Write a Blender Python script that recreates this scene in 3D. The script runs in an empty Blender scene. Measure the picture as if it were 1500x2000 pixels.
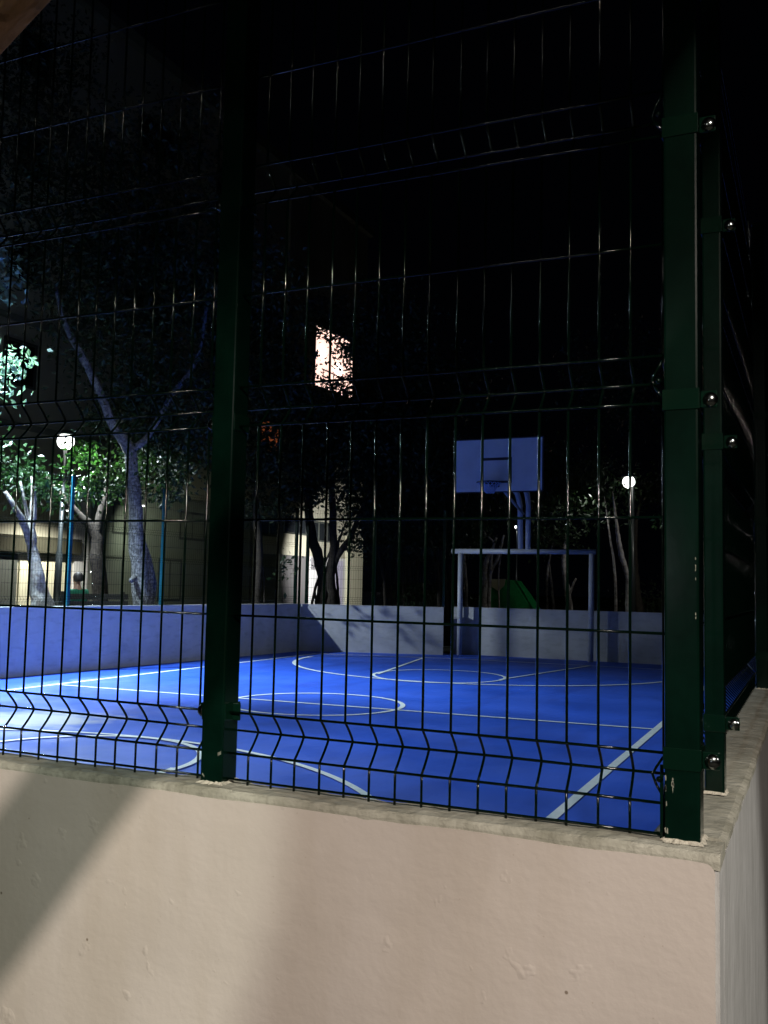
import bpy, bmesh, math, random
from mathutils import Vector, Matrix
random.seed(7)
SC = bpy.context.scene
COL = SC.collection
rad = math.radians

# ------------------------------------------------------------------ camera
CAMP = Vector((0.270, -1.6866, 0.4276)); YAW, PITCH, ROLL, FPX = 0.42671, 0.0779, 0.02094, 1847.1
_f = Vector((-math.sin(YAW)*math.cos(PITCH), math.cos(YAW)*math.cos(PITCH), math.sin(PITCH)))
_r0 = Vector((math.cos(YAW), math.sin(YAW), 0)); _u0 = _r0.cross(_f)
_r = _r0*math.cos(ROLL)+_u0*math.sin(ROLL); _u = -_r0*math.sin(ROLL)+_u0*math.cos(ROLL)
cd = bpy.data.cameras.new('camera'); cam = bpy.data.objects.new('camera', cd); COL.objects.link(cam)
m = Matrix.Identity(4)
for i in range(3):
    m[i][0] = _r[i]; m[i][1] = _u[i]; m[i][2] = -_f[i]; m[i][3] = CAMP[i]
cam.matrix_world = m
cd.sensor_fit = 'VERTICAL'; cd.sensor_height = 24.0; cd.lens = FPX/2000*24.0
cd.clip_start = 0.05; cd.clip_end = 1000
SC.camera = cam

# ------------------------------------------------------------------ world (night) and exposure
w = bpy.data.worlds.new("World"); SC.world = w; w.use_nodes = True
bg = w.node_tree.nodes['Background']; bg.inputs[0].default_value = (0.35, 0.45, 1.0, 1); bg.inputs[1].default_value = 0.0006
SC.view_settings.view_transform = 'Standard'; SC.view_settings.look = 'None'
SC.view_settings.exposure = 0.0; SC.view_settings.gamma = 1.0
SC.render.engine = 'CYCLES'
SC.cycles.max_bounces = 6; SC.cycles.transparent_max_bounces = 8

# ------------------------------------------------------------------ lamps outside the frame: inferred ones and added fills
def lamp(name, loc, watts, col, radius=0.08, kind='POINT', target=None, angle=160, blend=0.15):
    l = bpy.data.lights.new(name, kind); l.energy = watts; l.color = col; l.shadow_soft_size = radius
    o = bpy.data.objects.new(name, l); COL.objects.link(o); o.location = loc
    if kind == 'SPOT':
        l.spot_size = rad(angle); l.spot_blend = blend
        o.rotation_euler = (Vector(target)-Vector(loc)).to_track_quat('-Z', 'Y').to_euler()
    return o
K1 = (1.5, -4.5, 2.7)
lamp('street_light_behind', K1, 1180, (1.0, 0.88, 0.80), 0.08, 'SPOT', (0.1, -0.75, -1.3), 82, 0.75)
lamp('garden_light_behind', (3.2, -5.0, 3.0), 1000, (0.94, 1.0, 0.88), 0.05, 'SPOT', (-2.15, -0.05, -0.45), 17.0, 0.12)
lamp('glint_fill_behind', (-1.5, -5.6, 1.95), 40, (1.0, 0.95, 0.9), 0.05)  # added lamp, only for a second set of glints on bolts and wires
lamp('side_wall_fill_right', (4.6, -0.6, 2.4), 460, (1.0, 0.96, 0.90), 0.06, 'SPOT', (0.1, 0.3, -0.95), 26, 0.4)  # added fill that brightens the right face of the side wall
lamp('far_trunk_fill', (-1.0, 21.0, 3.6), 150, (1.0, 1.0, 0.92), 0.1, 'SPOT', (-6.0, 26.5, -1.5), 62, 0.4)  # unseen lamp added to brighten the pale trunks and the green ramp
lamp('far_light_behind', (-6.2, -30, 1.3), 300, (0.9, 0.95, 1.0), 0.3)
lamp('court_fill_right', (1.7, 4.2, 4.3), 1050, (0.86, 0.94, 1.0), 0.1, 'SPOT', (-10.4, 8.5, -0.9), 60, 0.8)  # added fill from the right to lift the left court wall
lamp('court_light_left', (-11.3, 8.5, 4.4), 6200, (0.66, 0.89, 1.0), 0.16, 'SPOT', (-9.2, 8.0, -1.0), 120, 0.85)

# ------------------------------------------------------------------ helpers
def pt(px, py, D):
    """real point D metres away (horizontally) on the sight line of a pixel, used to read positions off the survey"""
    d = _f + _r*((px-750)/FPX) - _u*((py-1000)/FPX)
    return CAMP + d*(D/math.hypot(d.x, d.y))
def link(name, bm, mat, parent=None, smooth=False):
    me = bpy.data.meshes.new(name); bm.normal_update(); bm.to_mesh(me); bm.free()
    for mm in (mat if isinstance(mat, (list, tuple)) else [mat]): me.materials.append(mm)
    if smooth:
        for p in me.polygons: p.use_smooth = True
    o = bpy.data.objects.new(name, me); COL.objects.link(o)
    if parent: o.parent = parent; o.matrix_parent_inverse = Matrix.Translation(-parent.location)
    return o
def tag(o, label, cat=None, group=None, kind=None):
    if label: o['label'] = label
    if cat: o['category'] = cat
    if group: o['group'] = group
    if kind: o['kind'] = kind
    return o
def empty(name, loc, label, cat, group=None):
    o = bpy.data.objects.new(name, None); COL.objects.link(o); o.location = loc; o.empty_display_size = 0.1
    return tag(o, label, cat, group)
def box(bm, a, b, bev=0.0):
    x0, x1 = sorted((a[0], b[0])); y0, y1 = sorted((a[1], b[1])); z0, z1 = sorted((a[2], b[2]))
    r = bmesh.ops.create_cube(bm, size=1)
    for v in r['verts']:
        v.co = Vector(((x0+x1)/2+v.co.x*(x1-x0), (y0+y1)/2+v.co.y*(y1-y0), (z0+z1)/2+v.co.z*(z1-z0)))
    if bev > 0:
        es = list({e for v in r['verts'] for e in v.link_edges})
        bmesh.ops.bevel(bm, geom=es, offset=bev, segments=2, affect='EDGES', profile=0.6)
    return bm
def tube(bm, pts, radii, n=8, cap=True):
    pts = [Vector(p) for p in pts]
    if not isinstance(radii, (list, tuple)): radii = [radii]*len(pts)
    rings = []; prev = None
    for i, p in enumerate(pts):
        if i == 0: t = pts[1]-p
        elif i == len(pts)-1: t = p-pts[i-1]
        else: t = (pts[i+1]-p).normalized()+(p-pts[i-1]).normalized()
        t.normalize()
        if prev is None:
            a = Vector((0, 0, 1)) if abs(t.z) < 0.9 else Vector((1, 0, 0))
            x = t.cross(a).normalized()
        else:
            x = (prev-t*prev.dot(t)).normalized()
        prev = x; y = t.cross(x)
        rings.append([bm.verts.new(p+(x*math.cos(2*math.pi*k/n)+y*math.sin(2*math.pi*k/n))*radii[i]) for k in range(n)])
    for a, b in zip(rings, rings[1:]):
        for k in range(n): bm.faces.new((a[k], a[(k+1) % n], b[(k+1) % n], b[k]))
    if cap:
        bm.faces.new(list(reversed(rings[0]))); bm.faces.new(rings[-1])
    return bm
def dome(bm, c, r, axis=(0, -1, 0), flat=0.7, seg=16, rings=6):
    ax = Vector(axis).normalized(); q = Vector((0, 0, 1)).rotation_difference(ax)
    rows = []
    for i in range(rings):
        a = math.pi/2*i/rings
        rows.append([bm.verts.new(Vector(c)+q@Vector((r*math.cos(a)*math.cos(2*math.pi*k/seg), r*math.cos(a)*math.sin(2*math.pi*k/seg), r*flat*math.sin(a)))) for k in range(seg)])
    top = bm.verts.new(Vector(c)+q@Vector((0, 0, r*flat)))
    for a, b in zip(rows, rows[1:]):
        for k in range(seg): bm.faces.new((a[k], a[(k+1) % seg], b[(k+1) % seg], b[k]))
    for k in range(seg): bm.faces.new((rows[-1][k], rows[-1][(k+1) % seg], top))
    bm.faces.new(list(reversed(rows[0])))
def jitter(bm, a):
    for v in bm.verts: v.co += Vector((random.uniform(-a, a), random.uniform(-a, a), random.uniform(-a, a)))

# ------------------------------------------------------------------ materials
def mat(name, col, rough=0.6, spec=0.5, metal=0.0, var=0.0, scale=6.0, col2=None, bump=0.0, bscale=60.0, coat=0.0, emit=None, estr=0.0, trans=0.0, detail=5, stretch=None, ramp=(0.35, 0.7)):
    M = bpy.data.materials.new(name); M.use_nodes = True; nt = M.node_tree; N = nt.nodes; L = nt.links
    p = N['Principled BSDF']
    p.inputs['Base Color'].default_value = (*col, 1); p.inputs['Roughness'].default_value = rough
    p.inputs['Specular IOR Level'].default_value = spec; p.inputs['Metallic'].default_value = metal
    p.inputs['Coat Weight'].default_value = coat; p.inputs['Coat Roughness'].default_value = 0.08
    tc = N.new('ShaderNodeTexCoord'); vec = tc.outputs['Object']
    if stretch:
        mp = N.new('ShaderNodeMapping'); mp.inputs['Scale'].default_value = stretch; L.new(vec, mp.inputs[0]); vec = mp.outputs[0]
    if var > 0 or col2:
        n = N.new('ShaderNodeTexNoise'); n.inputs['Scale'].default_value = scale; n.inputs['Detail'].default_value = detail
        n.inputs['Roughness'].default_value = 0.6; L.new(vec, n.inputs['Vector'])
        r = N.new('ShaderNodeValToRGB'); L.new(n.outputs['Fac'], r.inputs[0])
        c2 = col2 or tuple(c*(1-var) for c in col)
        r.color_ramp.elements[0].position = ramp[0]; r.color_ramp.elements[1].position = ramp[1]
        r.color_ramp.elements[0].color = (*c2, 1); r.color_ramp.elements[1].color = (*col, 1)
        L.new(r.outputs[0], p.inputs['Base Color'])
    if bump > 0:
        n2 = N.new('ShaderNodeTexNoise'); n2.inputs['Scale'].default_value = bscale; n2.inputs['Detail'].default_value = 6
        L.new(vec, n2.inputs['Vector'])
        b = N.new('ShaderNodeBump'); b.inputs['Strength'].default_value = bump; b.inputs['Distance'].default_value = 0.01
        L.new(n2.outputs['Fac'], b.inputs['Height']); L.new(b.outputs[0], p.inputs['Normal'])
    if emit:
        p.inputs['Emission Color'].default_value = (*emit, 1); p.inputs['Emission Strength'].default_value = estr
    if trans > 0:
        t = N.new('ShaderNodeBsdfTranslucent'); t.inputs[0].default_value = (col[0]*1.1, col[1]*1.3, col[2]*0.7, 1)
        mx = N.new('ShaderNodeMixShader'); mx.inputs[0].default_value = trans
        L.new(p.outputs[0], mx.inputs[1]); L.new(t.outputs[0], mx.inputs[2]); L.new(mx.outputs[0], N['Material Output'].inputs[0])
    return M

def beige_paint():
    M = mat('beige_wall_paint', (0.47, 0.405, 0.33), 0.75, 0.25)
    nt = M.node_tree; N = nt.nodes; L = nt.links; p = N['Principled BSDF']; tc = N.new('ShaderNodeTexCoord'); o = tc.outputs['Object']
    def noise(s, d=5, st=None):
        v = o
        if st:
            mp = N.new('ShaderNodeMapping'); mp.inputs['Scale'].default_value = st; L.new(o, mp.inputs[0]); v = mp.outputs[0]
        n = N.new('ShaderNodeTexNoise'); n.inputs['Scale'].default_value = s; n.inputs['Detail'].default_value = d; L.new(v, n.inputs['Vector']); return n.outputs['Fac']
    def ramp(f, a, b, ca, cb):
        r = N.new('ShaderNodeValToRGB'); r.color_ramp.elements[0].position = a; r.color_ramp.elements[1].position = b
        r.color_ramp.elements[0].color = (*ca, 1); r.color_ramp.elements[1].color = (*cb, 1); L.new(f, r.inputs[0]); return r.outputs[0]
    def mul(a, b):
        x = N.new('ShaderNodeMix'); x.data_type = 'RGBA'; x.blend_type = 'MULTIPLY'; x.inputs[0].default_value = 1.0
        L.new(a, x.inputs[6]); L.new(b, x.inputs[7]); return x.outputs[2]
    base = ramp(noise(2.2, 6), 0.35, 0.68, (0.45, 0.405, 0.355), (0.515, 0.465, 0.41))
    streak = ramp(noise(5.0, 4, (1.0, 1.0, 0.16)), 0.30, 0.52, (0.90, 0.88, 0.84), (1, 1, 1))
    v = N.new('ShaderNodeTexVoronoi'); v.inputs['Scale'].default_value = 9.0; L.new(o, v.inputs['Vector'])
    specks = ramp(v.outputs['Distance'], 0.022, 0.034, (0.42, 0.38, 0.33), (1, 1, 1))
    v2 = N.new('ShaderNodeTexVoronoi'); v2.inputs['Scale'].default_value = 31.0; L.new(o, v2.inputs['Vector'])
    sp2 = ramp(v2.outputs['Distance'], 0.03, 0.05, (0.86, 0.84, 0.8), (1, 1, 1))
    L.new(mul(mul(mul(base, streak), specks), sp2), p.inputs['Base Color'])
    # trowel waves, fine grit and a few lumps
    b1 = N.new('ShaderNodeBump'); b1.inputs['Strength'].default_value = 0.22; b1.inputs['Distance'].default_value = 0.012; L.new(noise(7, 3, (1, 1, 1.7)), b1.inputs['Height'])
    b2 = N.new('ShaderNodeBump'); b2.inputs['Strength'].default_value = 0.18; b2.inputs['Distance'].default_value = 0.004; L.new(noise(70, 6), b2.inputs['Height']); L.new(b1.outputs[0], b2.inputs['Normal'])
    lump = N.new('ShaderNodeValToRGB'); lump.color_ramp.elements[0].position = 0.66; lump.color_ramp.elements[1].position = 0.80; L.new(noise(16, 3), lump.inputs[0])
    b3 = N.new('ShaderNodeBump'); b3.inputs['Strength'].default_value = 0.22; b3.inputs['Distance'].default_value = 0.01; L.new(lump.outputs[0], b3.inputs['Height']); L.new(b2.outputs[0], b3.inputs['Normal'])
    L.new(b3.outputs[0], p.inputs['Normal'])
    return M

ZF = -1.034
BEIGE = beige_paint()
CEMENT = mat('grey_cement', (0.42, 0.41, 0.34), 0.85, 0.2, var=0.4, scale=9, col2=(0.23, 0.225, 0.175), bump=0.7, bscale=45)
CEMENTSIDE = mat('smeared_cement', (0.48, 0.48, 0.46), 0.85, 0.2, col2=(0.37, 0.37, 0.35), scale=8, bump=0.4, bscale=25, stretch=(1.5, 1.5, 0.7))
MORTAR = mat('pale_mortar', (0.55, 0.52, 0.42), 0.85, 0.2, var=0.3, scale=40, bump=0.6, bscale=120)
COURTWALL = mat('court_wall_paint', (0.53, 0.55, 0.58), 0.7, 0.3, col2=(0.42, 0.44, 0.47), scale=2.2, bump=0.3, bscale=20)
nt = COURTWALL.node_tree; N_ = nt.nodes; pb = N_['Principled BSDF']; src = pb.inputs['Base Color'].links[0].from_socket
tc_ = N_.new('ShaderNodeTexCoord'); mp_ = N_.new('ShaderNodeMapping'); mp_.inputs['Scale'].default_value = (1.2, 1.2, 4.0); nt.links.new(tc_.outputs['Object'], mp_.inputs[0])
nz_ = N_.new('ShaderNodeTexNoise'); nz_.inputs['Scale'].default_value = 3.5; nz_.inputs['Detail'].default_value = 7; nt.links.new(mp_.outputs[0], nz_.inputs['Vector'])
rp_ = N_.new('ShaderNodeValToRGB'); rp_.color_ramp.elements[0].position = 0.33; rp_.color_ramp.elements[1].position = 0.47; rp_.color_ramp.elements[0].color = (0.86, 0.86, 0.86, 1); nt.links.new(nz_.outputs['Fac'], rp_.inputs[0])
mx_ = N_.new('ShaderNodeMix'); mx_.data_type = 'RGBA'; mx_.blend_type = 'MULTIPLY'; mx_.inputs[0].default_value = 1.0
nt.links.new(src, mx_.inputs[6]); nt.links.new(rp_.outputs[0], mx_.inputs[7]); nt.links.new(mx_.outputs[2], pb.inputs['Base Color'])
CAPWHITE = mat('pale_wall_cap', (0.55, 0.55, 0.55), 0.8, 0.2, var=0.3, scale=5, bump=0.4, bscale=40)
def court_paint():
    M = mat('blue_court_paint', (0.018, 0.065, 0.62), 0.6, 0.5)
    nt = M.node_tree; N = nt.nodes; L = nt.links; p = N['Principled BSDF']; tc = N.new('ShaderNodeTexCoord'); o = tc.outputs['Object']
    def noise(s, d=5, st=None):
        v = o
        if st:
            mp = N.new('ShaderNodeMapping'); mp.inputs['Scale'].default_value = st; mp.inputs['Rotation'].default_value = (0, 0, 0.5); L.new(o, mp.inputs[0]); v = mp.outputs[0]
        n = N.new('ShaderNodeTexNoise'); n.inputs['Scale'].default_value = s; n.inputs['Detail'].default_value = d; L.new(v, n.inputs['Vector']); return n.outputs['Fac']
    r = N.new('ShaderNodeValToRGB'); r.color_ramp.elements[0].position = 0.3; r.color_ramp.elements[1].position = 0.7
    r.color_ramp.elements[0].color = (0.018, 0.085, 0.56, 1); r.color_ramp.elements[1].color = (0.026, 0.115, 0.74, 1)
    L.new(noise(0.9, 8), r.inputs[0])
    r2 = N.new('ShaderNodeValToRGB'); r2.color_ramp.elements[0].position = 0.28; r2.color_ramp.elements[1].position = 0.5
    r2.color_ramp.elements[0].color = (0.72, 0.75, 0.80, 1); r2.color_ramp.elements[1].color = (1, 1, 1, 1); L.new(noise(2.4, 5, (1, 0.25, 1)), r2.inputs[0])
    x = N.new('ShaderNodeMix'); x.data_type = 'RGBA'; x.blend_type = 'MULTIPLY'; x.inputs[0].default_value = 1.0
    L.new(r.outputs[0], x.inputs[6]); L.new(r2.outputs[0], x.inputs[7]); L.new(x.outputs[2], p.inputs['Base Color'])
    # scattered gloss changes and one pale reflection painted into the base colour
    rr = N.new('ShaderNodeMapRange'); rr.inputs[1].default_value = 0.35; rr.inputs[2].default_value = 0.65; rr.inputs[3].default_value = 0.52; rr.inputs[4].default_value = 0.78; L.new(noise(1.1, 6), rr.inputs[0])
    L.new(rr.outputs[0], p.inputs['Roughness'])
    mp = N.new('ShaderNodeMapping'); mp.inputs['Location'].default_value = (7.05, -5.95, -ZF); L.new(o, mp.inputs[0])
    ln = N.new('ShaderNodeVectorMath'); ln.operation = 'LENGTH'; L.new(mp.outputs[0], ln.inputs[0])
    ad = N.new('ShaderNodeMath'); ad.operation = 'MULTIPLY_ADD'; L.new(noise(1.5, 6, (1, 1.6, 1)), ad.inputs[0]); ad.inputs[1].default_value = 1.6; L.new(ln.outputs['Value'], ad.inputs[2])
    glare = N.new('ShaderNodeMapRange'); glare.inputs[1].default_value = 1.05; glare.inputs[2].default_value = 1.55; glare.inputs[3].default_value = 0.72; glare.inputs[4].default_value = 0.0; L.new(ad.outputs[0], glare.inputs[0])
    st = N.new('ShaderNodeMix'); st.data_type = 'RGBA'; L.new(glare.outputs[0], st.inputs[0]); L.new(x.outputs[2], st.inputs[6]); st.inputs[7].default_value = (0.62, 0.60, 0.58, 1); L.new(st.outputs[2], p.inputs['Base Color'])
    b = N.new('ShaderNodeBump'); b.inputs['Strength'].default_value = 0.25; b.inputs['Distance'].default_value = 0.004; L.new(noise(90, 4), b.inputs['Height']); L.new(b.outputs[0], p.inputs['Normal'])
    return M
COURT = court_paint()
LINE = mat('white_court_line', (0.92, 0.94, 0.97), 0.5, 0.3, var=0.12, scale=12)
GREENPOST = mat('dark_green_post_enamel', (0.0013, 0.0105, 0.0062), 0.15, 0.3, var=0.45, scale=10, bump=0.03, bscale=12)
WIRE = mat('dark_green_wire_enamel', (0.0007, 0.0045, 0.0026), 0.10, 0.4, bump=0.05, bscale=300)
WIRESIDE = mat('shaded_wire_enamel', (0.0005, 0.003, 0.0018), 0.06, 0.10)  # darker, duller copy of the wire enamel so the side fence looks unlit
CLAMP = mat('glossy_clamp_enamel', (0.0015, 0.011, 0.006), 0.12, 0.5, coat=0.3)
BOLT = mat('dark_bolt_enamel', (0.30, 0.33, 0.32), 0.16, 0.9, metal=1.0, coat=0.5)
BOLT.node_tree.nodes['Principled BSDF'].inputs['Coat Roughness'].default_value = 0.04
TEAL = mat('teal_post_enamel', (0.008, 0.09, 0.14), 0.35, 0.5, var=0.3, scale=8, coat=0.3)
CHIP = mat('scraped_paint', (0.30, 0.30, 0.24), 0.8, 0.2, var=0.5, scale=80)
BLUEMETAL = mat('pale_blue_enamel', (0.50, 0.54, 0.60), 0.4, 0.5, var=0.2, scale=7)
BOARD = mat('backboard_face', (0.62, 0.64, 0.68), 0.5, 0.4, var=0.12, scale=3)
BLACKPAINT = mat('black_marking', (0.012, 0.012, 0.018), 0.5)
NET = mat('net_cord', (0.30, 0.38, 0.62), 0.8)
SOIL = mat('outside_ground', (0.05, 0.05, 0.042), 0.95, 0.1, var=0.6, scale=2, bump=0.6, bscale=20)
BARK = mat('speckled_bark', (0.25, 0.24, 0.25), 0.85, 0.2, col2=(0.09, 0.085, 0.09), scale=22, bump=1.0, bscale=30, ramp=(0.42, 0.6))
BARKDARK = mat('dark_bark', (0.05, 0.042, 0.035), 0.9, 0.15, var=0.6, scale=16, bump=1.0, bscale=25)
BARKPALE = mat('lime_washed_bark', (0.44, 0.42, 0.41), 0.85, 0.15, col2=(0.16, 0.13, 0.12), scale=10, bump=0.9, bscale=25)
BARKRED = mat('orange_brown_bark', (0.62, 0.36, 0.19), 0.85, 0.2, col2=(0.36, 0.24, 0.12), scale=26, bump=1.0, bscale=40)
LEAF = mat('leaf_green', (0.018, 0.050, 0.013), 0.38, 0.5, var=0.5, scale=3, trans=0.22)
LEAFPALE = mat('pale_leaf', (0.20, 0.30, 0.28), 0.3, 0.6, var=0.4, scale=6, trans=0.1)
LEAFDARK = mat('leaf_dark_green', (0.022, 0.045, 0.016), 0.5, 0.4, var=0.5, scale=3, trans=0.2)
PLASTER = mat('beige_building_plaster', (0.44, 0.42, 0.31), 0.9, 0.1, var=0.15, scale=0.8, bump=0.2, bscale=8)
PLASTERGREY = mat('grey_green_plaster', (0.20, 0.215, 0.17), 0.9, 0.1, var=0.2, scale=0.8, bump=0.2, bscale=8)
OLIVESHADOW = mat('olive_shadow_paint', (0.035, 0.034, 0.022), 0.9, 0.1, var=0.15, scale=1)  # dark olive stands in for a shadow across the facade
PALEDOOR = mat('pale_lavender_door', (0.55, 0.52, 0.62), 0.7, 0.2, var=0.1, scale=2)
WHITEPAINT = mat('white_trim_paint', (0.62, 0.62, 0.58), 0.7, 0.2)
DARKGLASS = mat('dark_window_glass', (0.015, 0.018, 0.02), 0.12, 0.6)
DARKDOOR = mat('dark_door_paint', (0.05, 0.055, 0.045), 0.6, 0.3)
WARMROOM = mat('warm_lit_window', (0.7, 0.5, 0.4), 0.6, emit=(1.0, 0.64, 0.54), estr=1.7)
HOTBULB = mat('bright_room_bulb', (1, 0.9, 0.8), 0.5, emit=(1.0, 0.86, 0.78), estr=9.0)
ORANGEROOM = mat('orange_lit_window', (0.6, 0.25, 0.12), 0.6, emit=(0.85, 0.22, 0.07), estr=0.16)
LAMPGLOW = mat('lamp_glass_glow', (1, 1, 1), 0.4, emit=(0.97, 1.0, 0.95), estr=6.0)
LAMPBODY = mat('lamp_grey_metal', (0.08, 0.09, 0.09), 0.4, 0.5, metal=0.3)
POLEDARK = mat('dark_pole_paint', (0.03, 0.035, 0.035), 0.35, 0.5, coat=0.3)
HAIRM = mat('dark_hair', (0.02, 0.012, 0.01), 0.6)
SKIN = mat('skin', (0.32, 0.17, 0.11), 0.55)
SHIRT = mat('green_shirt', (0.01, 0.16, 0.085), 0.8, var=0.2, scale=12)
TROUSER = mat('dark_trousers', (0.02, 0.022, 0.03), 0.85)
BENCHM = mat('dark_bench_wood', (0.045, 0.04, 0.035), 0.7, var=0.3, scale=10)
GREENWALL = mat('bright_green_paint', (0.015, 0.34, 0.09), 0.5, 0.4, var=0.35, scale=9, bump=0.3, bscale=30)
CREAM = mat('cream_paint', (0.50, 0.48, 0.33), 0.7)

ZF = -1.034
# ------------------------------------------------------------------ setting: ground, court floor, markings
bm = bmesh.new()
for v in [(-150, -90, ZF-0.008), (150, -90, ZF-0.008), (150, 200, ZF-0.008), (-150, 200, ZF-0.008)]: bm.verts.new(v)
bm.faces.new(bm.verts); tag(link('ground', bm, SOIL), None, kind='structure')
bm = bmesh.new()
for v in [(-11.25, -0.02, ZF), (0.05, -0.02, ZF), (0.05, 18.12, ZF), (-7.0, 18.12, ZF), (-10.0, 16.9, ZF)]: bm.verts.new(v)
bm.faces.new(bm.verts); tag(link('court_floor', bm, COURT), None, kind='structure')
bm = bmesh.new(); ZL = ZF+0.004
def strip(pts, wd):
    pts = [Vector((*p, 0)) for p in pts]; prev = None
    for i, p in enumerate(pts):
        if i == 0: t = pts[1]-p
        elif i == len(pts)-1: t = p-pts[i-1]
        else: t = pts[i+1]-pts[i-1]
        t.normalize(); n = Vector((-t.y, t.x, 0))*wd/2
        a = bm.verts.new((p.x+n.x, p.y+n.y, strip.z)); b = bm.verts.new((p.x-n.x, p.y-n.y, strip.z))
        if prev: bm.faces.new((prev[0], prev[1], b, a))
        prev = (a, b)
    strip.z += 0.0006
strip.z = ZL
def arc(cx, cy, r, a0, a1, n=72, ry=None): return [(cx+r*math.cos(rad(a0+(a1-a0)*i/n)), cy+(ry or r)*math.sin(rad(a0+(a1-a0)*i/n))) for i in range(n+1)]
XL, XR = -9.33, -1.275
strip([(XL, 0.75), (XL, 16.1)], 0.07); strip([(XR, 0.75), (XR, 16.7)], 0.072)
strip([(XL-0.03, 16.1), (-6.4, 16.75), (XR+0.03, 16.85)], 0.05)
strip([(XL-0.03, 0.75), (XR+0.03, 0.75)], 0.06)
strip([(XL, 8.52), (XR, 8.80)], 0.062)
strip(arc(-5.33, 8.7, 1.08, 0, 360), 0.062)
strip(arc(-5.38, 15.6, 3.64, 183, 355), 0.07)
strip(arc(-5.35, 13.0, 1.07, 0, 360, ry=1.13), 0.055)
strip([(-6.32, 12.7), (-7.05, 16.55)], 0.055); strip([(-4.32, 13.0), (-3.68, 16.75)], 0.055)
strip(arc(-5.30, 1.85, 3.72, 0, 180), 0.06)
strip(arc(-5.32, 4.45, 1.05, 0, 360, ry=1.10), 0.06)
strip([(-6.3, 4.5), (-7.0, 0.75)], 0.055); strip([(-4.3, 4.5), (-3.6, 0.75)], 0.055)
tag(link('court_lines', bm, LINE), None, kind='structure')

# ------------------------------------------------------------------ walls of the court
def wobble_slab(x0, x1, y0, y1, z0, z1, axis, step=0.03, a=0.0035, rise=0.0):
    """a cement capping with uneven edges: ring profile extruded along an axis in small steps"""
    b = bmesh.new(); L0, L1 = (x0, x1) if axis == 'x' else (y0, y1)
    C0, C1 = (y0, y1) if axis == 'x' else (x0, x1); n = max(2, int((L1-L0)/step)); prev = None
    prof = [(C0, z0), (C0-0.0005, z0+(z1-z0)*0.5), (C0+0.0015, z1-0.0045), (C0+0.007, z1-0.0008), (C0+(C1-C0)*.33, z1+0.0006), (C0+(C1-C0)*.66, z1), (C1-0.012, z1-0.0012), (C1-0.001, z1-0.007), (C1, z0)]
    ph = [random.uniform(0, 6.28) for _ in range(4)]
    for i in range(n+1):
        t = L0+(L1-L0)*i/n; ring = []
        wv = math.sin(t*9+ph[0])*0.0016+math.sin(t*23+ph[1])*0.0012+math.sin(t*51+ph[2])*0.0008
        for k, (c, z) in enumerate(prof):
            dc = wv*0.25 if k < 4 else (wv if k < 6 else wv*0.8)
            dz = random.uniform(-a, a)*0.35+(wv*0.8+random.uniform(-a, a)*0.6 if k == 0 else wv*0.5)
            cc = c+dc; dz += rise*max(0.0, 1-(t-L0)/0.42)
            ring.append(b.verts.new((t, cc, z+dz) if axis == 'x' else (cc, t, z+dz)))
        if prev:
            for k in range(len(prof)): b.faces.new((prev[k], prev[(k+1) % len(prof)], ring[(k+1) % len(prof)], ring[k]))
        else: b.faces.new(ring)
        prev = ring
    b.faces.new(list(reversed(prev)))
    bmesh.ops.recalc_face_normals(b, faces=b.faces)
    return b

fw = empty('front_wall', (-5, -0.02, ZF), 'low beige plastered wall across the bottom of the photo, a slanting shadow band on its left', 'wall')
bm = bmesh.new(); box(bm, (-11.3, -0.0535, ZF-0.02), (0.1275, 0.027, -0.016))
link('wall_body', bm, CEMENTSIDE, fw)
# painted face with a rounded upper right corner, 2 mm proud
bm = bmesh.new(); n = 230; xs = [-11.3+(0.075+11.3)*i/n for i in range(n+1)]; bot = []; top = []
for i, x in enumerate(xs):
    bot.append(bm.verts.new((x, -0.0565, ZF-0.02)))
    top.append(bm.verts.new((x, -0.0565, -0.0045+math.sin(x*17)*0.0012+random.uniform(-0.0008, 0.0008))))
for i in range(n): bm.faces.new((bot[i], bot[i+1], top[i+1], top[i]))
poly = [bm.verts.new((0.1215-random.uniform(0, 0.0016), -0.0565, ZF-0.02+(-0.0075-ZF)*k/40)) for k in range(0, 40)]
poly += [bm.verts.new((0.1035+0.018*math.cos(rad(a)), -0.0565, -0.0225+0.018*math.sin(rad(a)))) for a in range(0, 91, 10)]
bm.faces.new([bot[-1]]+poly+[top[-1]])
r = bmesh.ops.extrude_face_region(bm, geom=list(bm.faces))
for v in r['geom']:
    if isinstance(v, bmesh.types.BMVert): v.co.y += 0.0025
bmesh.ops.recalc_face_normals(bm, faces=bm.faces)
link('painted_face', bm, BEIGE, fw)
bm = wobble_slab(-11.3, 0.129, -0.0554, 0.044, -0.0110, 0.013, 'x', 0.02)
link('cement_cap', bm, CEMENT, fw, smooth=False)

sw = empty('side_wall', (0.08, 9, ZF), 'low grey cement wall running away at the right edge behind the two green posts', 'wall')
bm = bmesh.new(); box(bm, (0.012, 0.032, ZF-0.02), (0.1275, 18.2, -0.016)); link('wall_body', bm, CEMENTSIDE, sw)
bm = wobble_slab(0.008, 0.1285, 0.045, 18.2, -0.0165, 0.0, 'y', 0.03, rise=0.0125)
link('cement_cap', bm, CEMENT, sw)

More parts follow.
